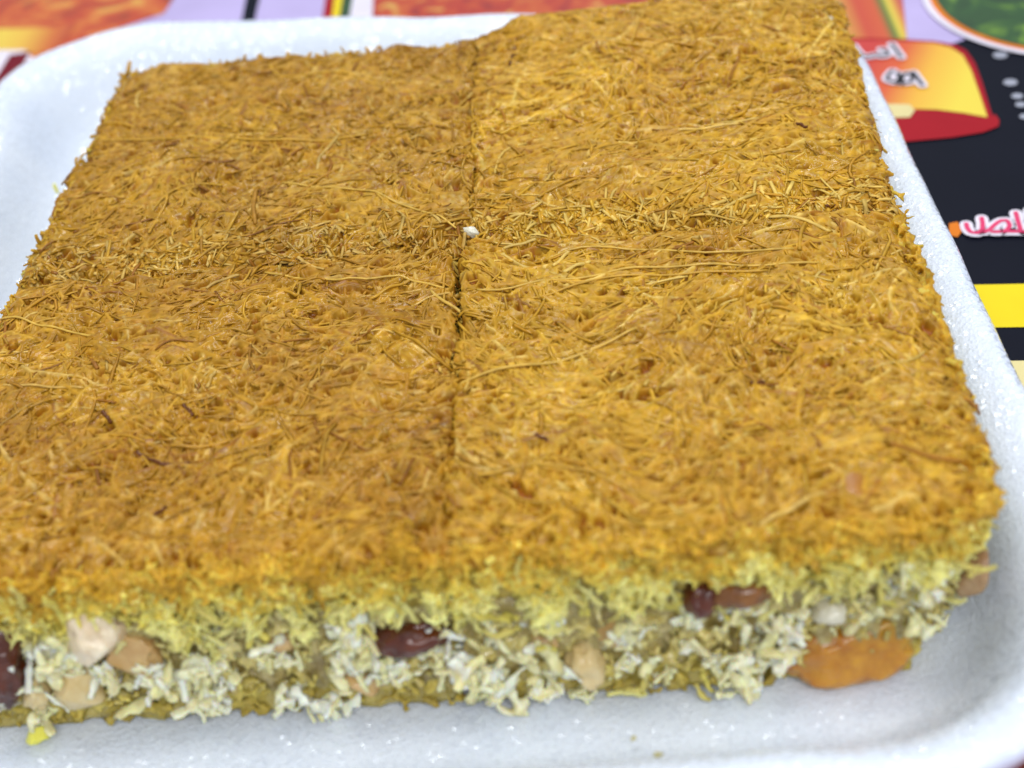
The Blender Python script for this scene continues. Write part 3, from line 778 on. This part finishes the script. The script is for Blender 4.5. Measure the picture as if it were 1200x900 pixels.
chunk(fr, G, 'almond_piece', M_ALMOND, 1142, 672, 34, 60, 6, 26, 19, -6.5, 0.12, 1.1, facet=6, label='brown skinned almond piece at the corner')
M_APRICOT.node_tree.nodes['Principled BSDF'].inputs['Subsurface Scale'].default_value = 0.006
# syrup spot on the top crust
q = at(994, 560, (TOP-0.8)*MM)
o = obj('syrup_spot', lump_mesh('syrup_spot', 21, 3, 0.25, 1.6, 2.7, 4.8, 0.95), M_GLAZE, fr.crust); o.location = q
o['label'] = 'dark orange syrupy spot on the crust'

# coconut shreds and pale pastry shreds: each a part; a dozen shared shapes
def shred_mesh(name, seed, L, w_, t_, tone):
    r = np.random.default_rng(seed); M = 7
    u = np.linspace(-.5, .5, M)
    wob = lambda a: a*L*(np.sin(u*r.uniform(2, 6)+r.uniform(0, 6)) + 2.2*r.normal()*u*u) + r.normal(0, 0.02*L, M)
    P = np.column_stack([u*L, wob(0.07), wob(0.06)])
    tw = np.cumsum(r.normal(0, 0.35, M))[None]
    global rng
    save = rng; rng = r
    me = tubes(name, P[None], np.array([w_]), np.array([t_]), np.array([tone]), 6, twist=tw, jitter=0.30)
    rng = save
    return me
coco = [shred_mesh('coconut_shred', 50+k, 2.6+0.38*k, 0.75+0.12*(k % 4), 0.36, [(0.86, 0.79, 0.50), (0.84, 0.75, 0.38), (0.78, 0.70, 0.36), (0.87, 0.83, 0.64)][k % 4]) for k in range(12)]
for m_ in coco: m_.materials.append(M_COCO)
pale = [shred_mesh('pastry_shred', 80+k, 3.2+0.5*k, 0.46, 0.36, [(0.66, 0.56, 0.12), (0.62, 0.52, 0.14), (0.68, 0.62, 0.22)][k % 3]) for k in range(8)]
for m_ in pale: m_.materials.append(M_FRINGE)
def clump_mesh(seed):
    r = np.random.default_rng(seed); n = int(r.integers(5, 10)); M = 6
    u = np.linspace(-.5, .5, M); L = r.uniform(2.0, 5.0, n); d = r.normal(0, 1, (n, 3)); d[:, 1] *= 0.6; d /= np.linalg.norm(d, axis=1, keepdims=True)
    c = r.normal(0, 1, (n, 3))*np.array([1.25, 0.7, 1.05]); bend = r.normal(0, 0.3, (n, 1, 3))*L[:, None, None]
    P = c[:, None] + d[:, None]*(L[:, None]*u)[..., None] + bend*(0.25-u*u)[None, :, None]*1.5
    g = np.array([(0.88, 0.82, 0.56), (0.86, 0.76, 0.38), (0.82, 0.74, 0.42), (0.90, 0.86, 0.70)])
    me = tubes('coconut_clump', P, r.uniform(0.6, 1.25, n), r.uniform(0.34, 0.6, n), g[r.integers(0, 4, n)], 6, twist=np.tile(r.uniform(0, 3, (n, 1)), (1, M)), jitter=0.2)
    me = fuse(me, 0.18*MM, 2); me.materials.append(M_COCO); return me
clumps = [clump_mesh(300+k) for k in range(14)]
def drop_shred(lib, name, parent, px, py, depth, r, scale=1.0, ang=None):
    o = bpy.data.objects.new(name, r.choice(lib)); COL.objects.link(o); o.parent = parent
    q = ppx(px, py, depth); q.z = max(q.z, 0.0042)
    o.location = q
    a = ang if ang is not None else r.uniform(0, 360)
    o.rotation_euler = (r.uniform(-0.7, 0.7), math.radians(a), r.uniform(-0.8, 0.8))
    s_ = scale*r.uniform(0.8, 1.2); o.scale = (s_, s_, s_)
    return o
r = random.Random(77)
def scatter(n, x0, x1, lib, name, ylo, yhi, depth, parent_of):
    for _ in range(n):
        px = r.uniform(x0, x1); top_y, bot_y = ylo - (px-0)*0.06, yhi - (px-0)*0.055
        py = r.uniform(top_y, bot_y)
        drop_shred(lib, name, parent_of(px), px, py, r.uniform(*depth), r)
pf = lambda px: F if px < 510 else G
pc = lambda px: fl.crust if px < 510 else fr.crust
scatter(14, -60, 505, coco, 'coconut_shred', 755, 840, (-2.2, 0.4), pf)
scatter(12, 515, 930, coco, 'coconut_shred', 755, 850, (-2.2, 0.4), pf)
scatter(8, 930, 1090, coco, 'coconut_shred', 745, 800, (-4.0, -1.4), pf)
scatter(13, -60, 505, clumps, 'coconut_clump', 750, 825, (-1.6, -0.2), pf)
scatter(11, 515, 930, clumps, 'coconut_clump', 750, 835, (-1.6, -0.2), pf)
scatter(10, 930, 1090, clumps, 'coconut_clump', 740, 780, (-4.0, -2.0), pf)
# clusters that stand out
for cx, cy, n, sp, sc_ in ((400, 752, 14, 26, 1.0), (330, 775, 8, 20, .9), (238, 812, 16, 26, 1.0), (455, 785, 12, 24, .9), (205, 795, 7, 22, 1.0),
                           (565, 800, 22, 24, 1.15), (640, 785, 14, 24, 1.0), (725, 745, 8, 18, .9), (880, 752, 12, 24, 1.15), (855, 795, 12, 26, .9),
                           (815, 725, 7, 18, 1.0), (1075, 685, 8, 24, 1.1), (350, 825, 8, 22, .9), (60, 770, 10, 24, 1.0), (15, 820, 6, 18, 1.0), (390, 830, 5, 12, 0.9), (1068, 735, 6, 12, 0.9), (72, 776, 7, 12, 0.8), (130, 800, 8, 14, 0.8), (180, 785, 5, 10, 0.8), (70, 825, 6, 14, 0.8), (690, 808, 4, 10, 0.7), (520, 760, 7, 14, 0.9), (760, 775, 6, 14, 0.9)):
    for j_ in range(max(1, round(n/4.5))):
        drop_shred(clumps, 'coconut_clump', pf(cx), cx + r.gauss(0, sp*0.7), cy + r.gauss(0, sp*0.5), r.uniform(-0.4, 1.0), r, sc_)
    for _ in range(n//3):
        px, py = r.gauss(cx, sp*0.62), r.gauss(cy, sp*0.5)
        drop_shred(coco, 'coconut_shred', pf(cx), px, py, r.uniform(0.2, 2.0), r, sc_)
for _ in range(110):
    px = r.uniform(-40, 1140); py = 738 - px*0.055 + r.gauss(0, 15)
    drop_shred(pale, 'pastry_shred', pc(px), px, py, r.uniform(-0.6, 0.9), r, 1.0, r.choice([90, 60, 120, 100, 30, 150, r.uniform(0, 180)]))
for px, py, a in ((222, 755, 110), (228, 745, 75), (575, 728, 40), (590, 740, 30), (640, 760, 25), (755, 800, 100), (828, 800, 70), (822, 812, 60), (1130, 662, 14), (1150, 668, 12), (1000, 690, 100), (985, 672, 50), (735, 812, 5), (745, 808, 20), (60, 715, 80), (20, 700, 80)):
    drop_shred(pale, 'pastry_shred', pc(px), px, py, 1.6, r, 1.05, a)

# ------------------------------------------------------------------ loose crumbs
def crumb(name, mat, loc, size, seed, label, cat, facet=7):
    o = obj(name, lump_mesh(name, seed, 2, 0.5, 2.1, *size, facet=facet), mat); o.location = loc
    o.data.polygons.foreach_set('use_smooth', [False]*len(o.data.polygons))
    o.rotation_euler = (0.2, 0.1, seed); return tag(o, label, cat)
p0 = at(553, 272, (TOP-0.5)*MM); crumb('white_crumb', M_CRUMB, p0, (1.7, 1.0, 1.0), 31, 'small white crumb resting where the four pastry squares meet', 'crumb')
p0 = at(972, 24, (TOP+0.4)*MM); crumb('coconut_crumb', M_CRUMB, p0, (2.4, 2.0, 1.6), 34, 'translucent pale crumb on the far right pastry corner', 'crumb')
p0 = at(44, 861, 5.0*MM); crumb('yellow_crumb', M_YCRUMB, p0, (2.5, 1.5, 1.4), 32, 'bright yellow crumb fallen on the foam at the front', 'crumb', 8)
p0 = at(66, 222, 16*MM); crumb('pastry_crumb', M_YCRUMB, p0, (0.5, 0.5, 1.5), 35, 'tiny yellow crumb on the tray\'s left rim', 'crumb')
p0 = at(772, 884, 8.2*MM); crumb('pastry_crumb', M_OCRUMB, p0, (0.5, 1.0, 0.4), 36, 'tiny olive crumb on the foam slope in front of the pastry, right of another', 'crumb')
p0 = at(742, 866, 6.0*MM); crumb('pastry_crumb', M_OCRUMB, p0, (0.45, 0.6, 0.35), 37, 'tiny olive speck on the foam nearest below the pastry front', 'crumb')
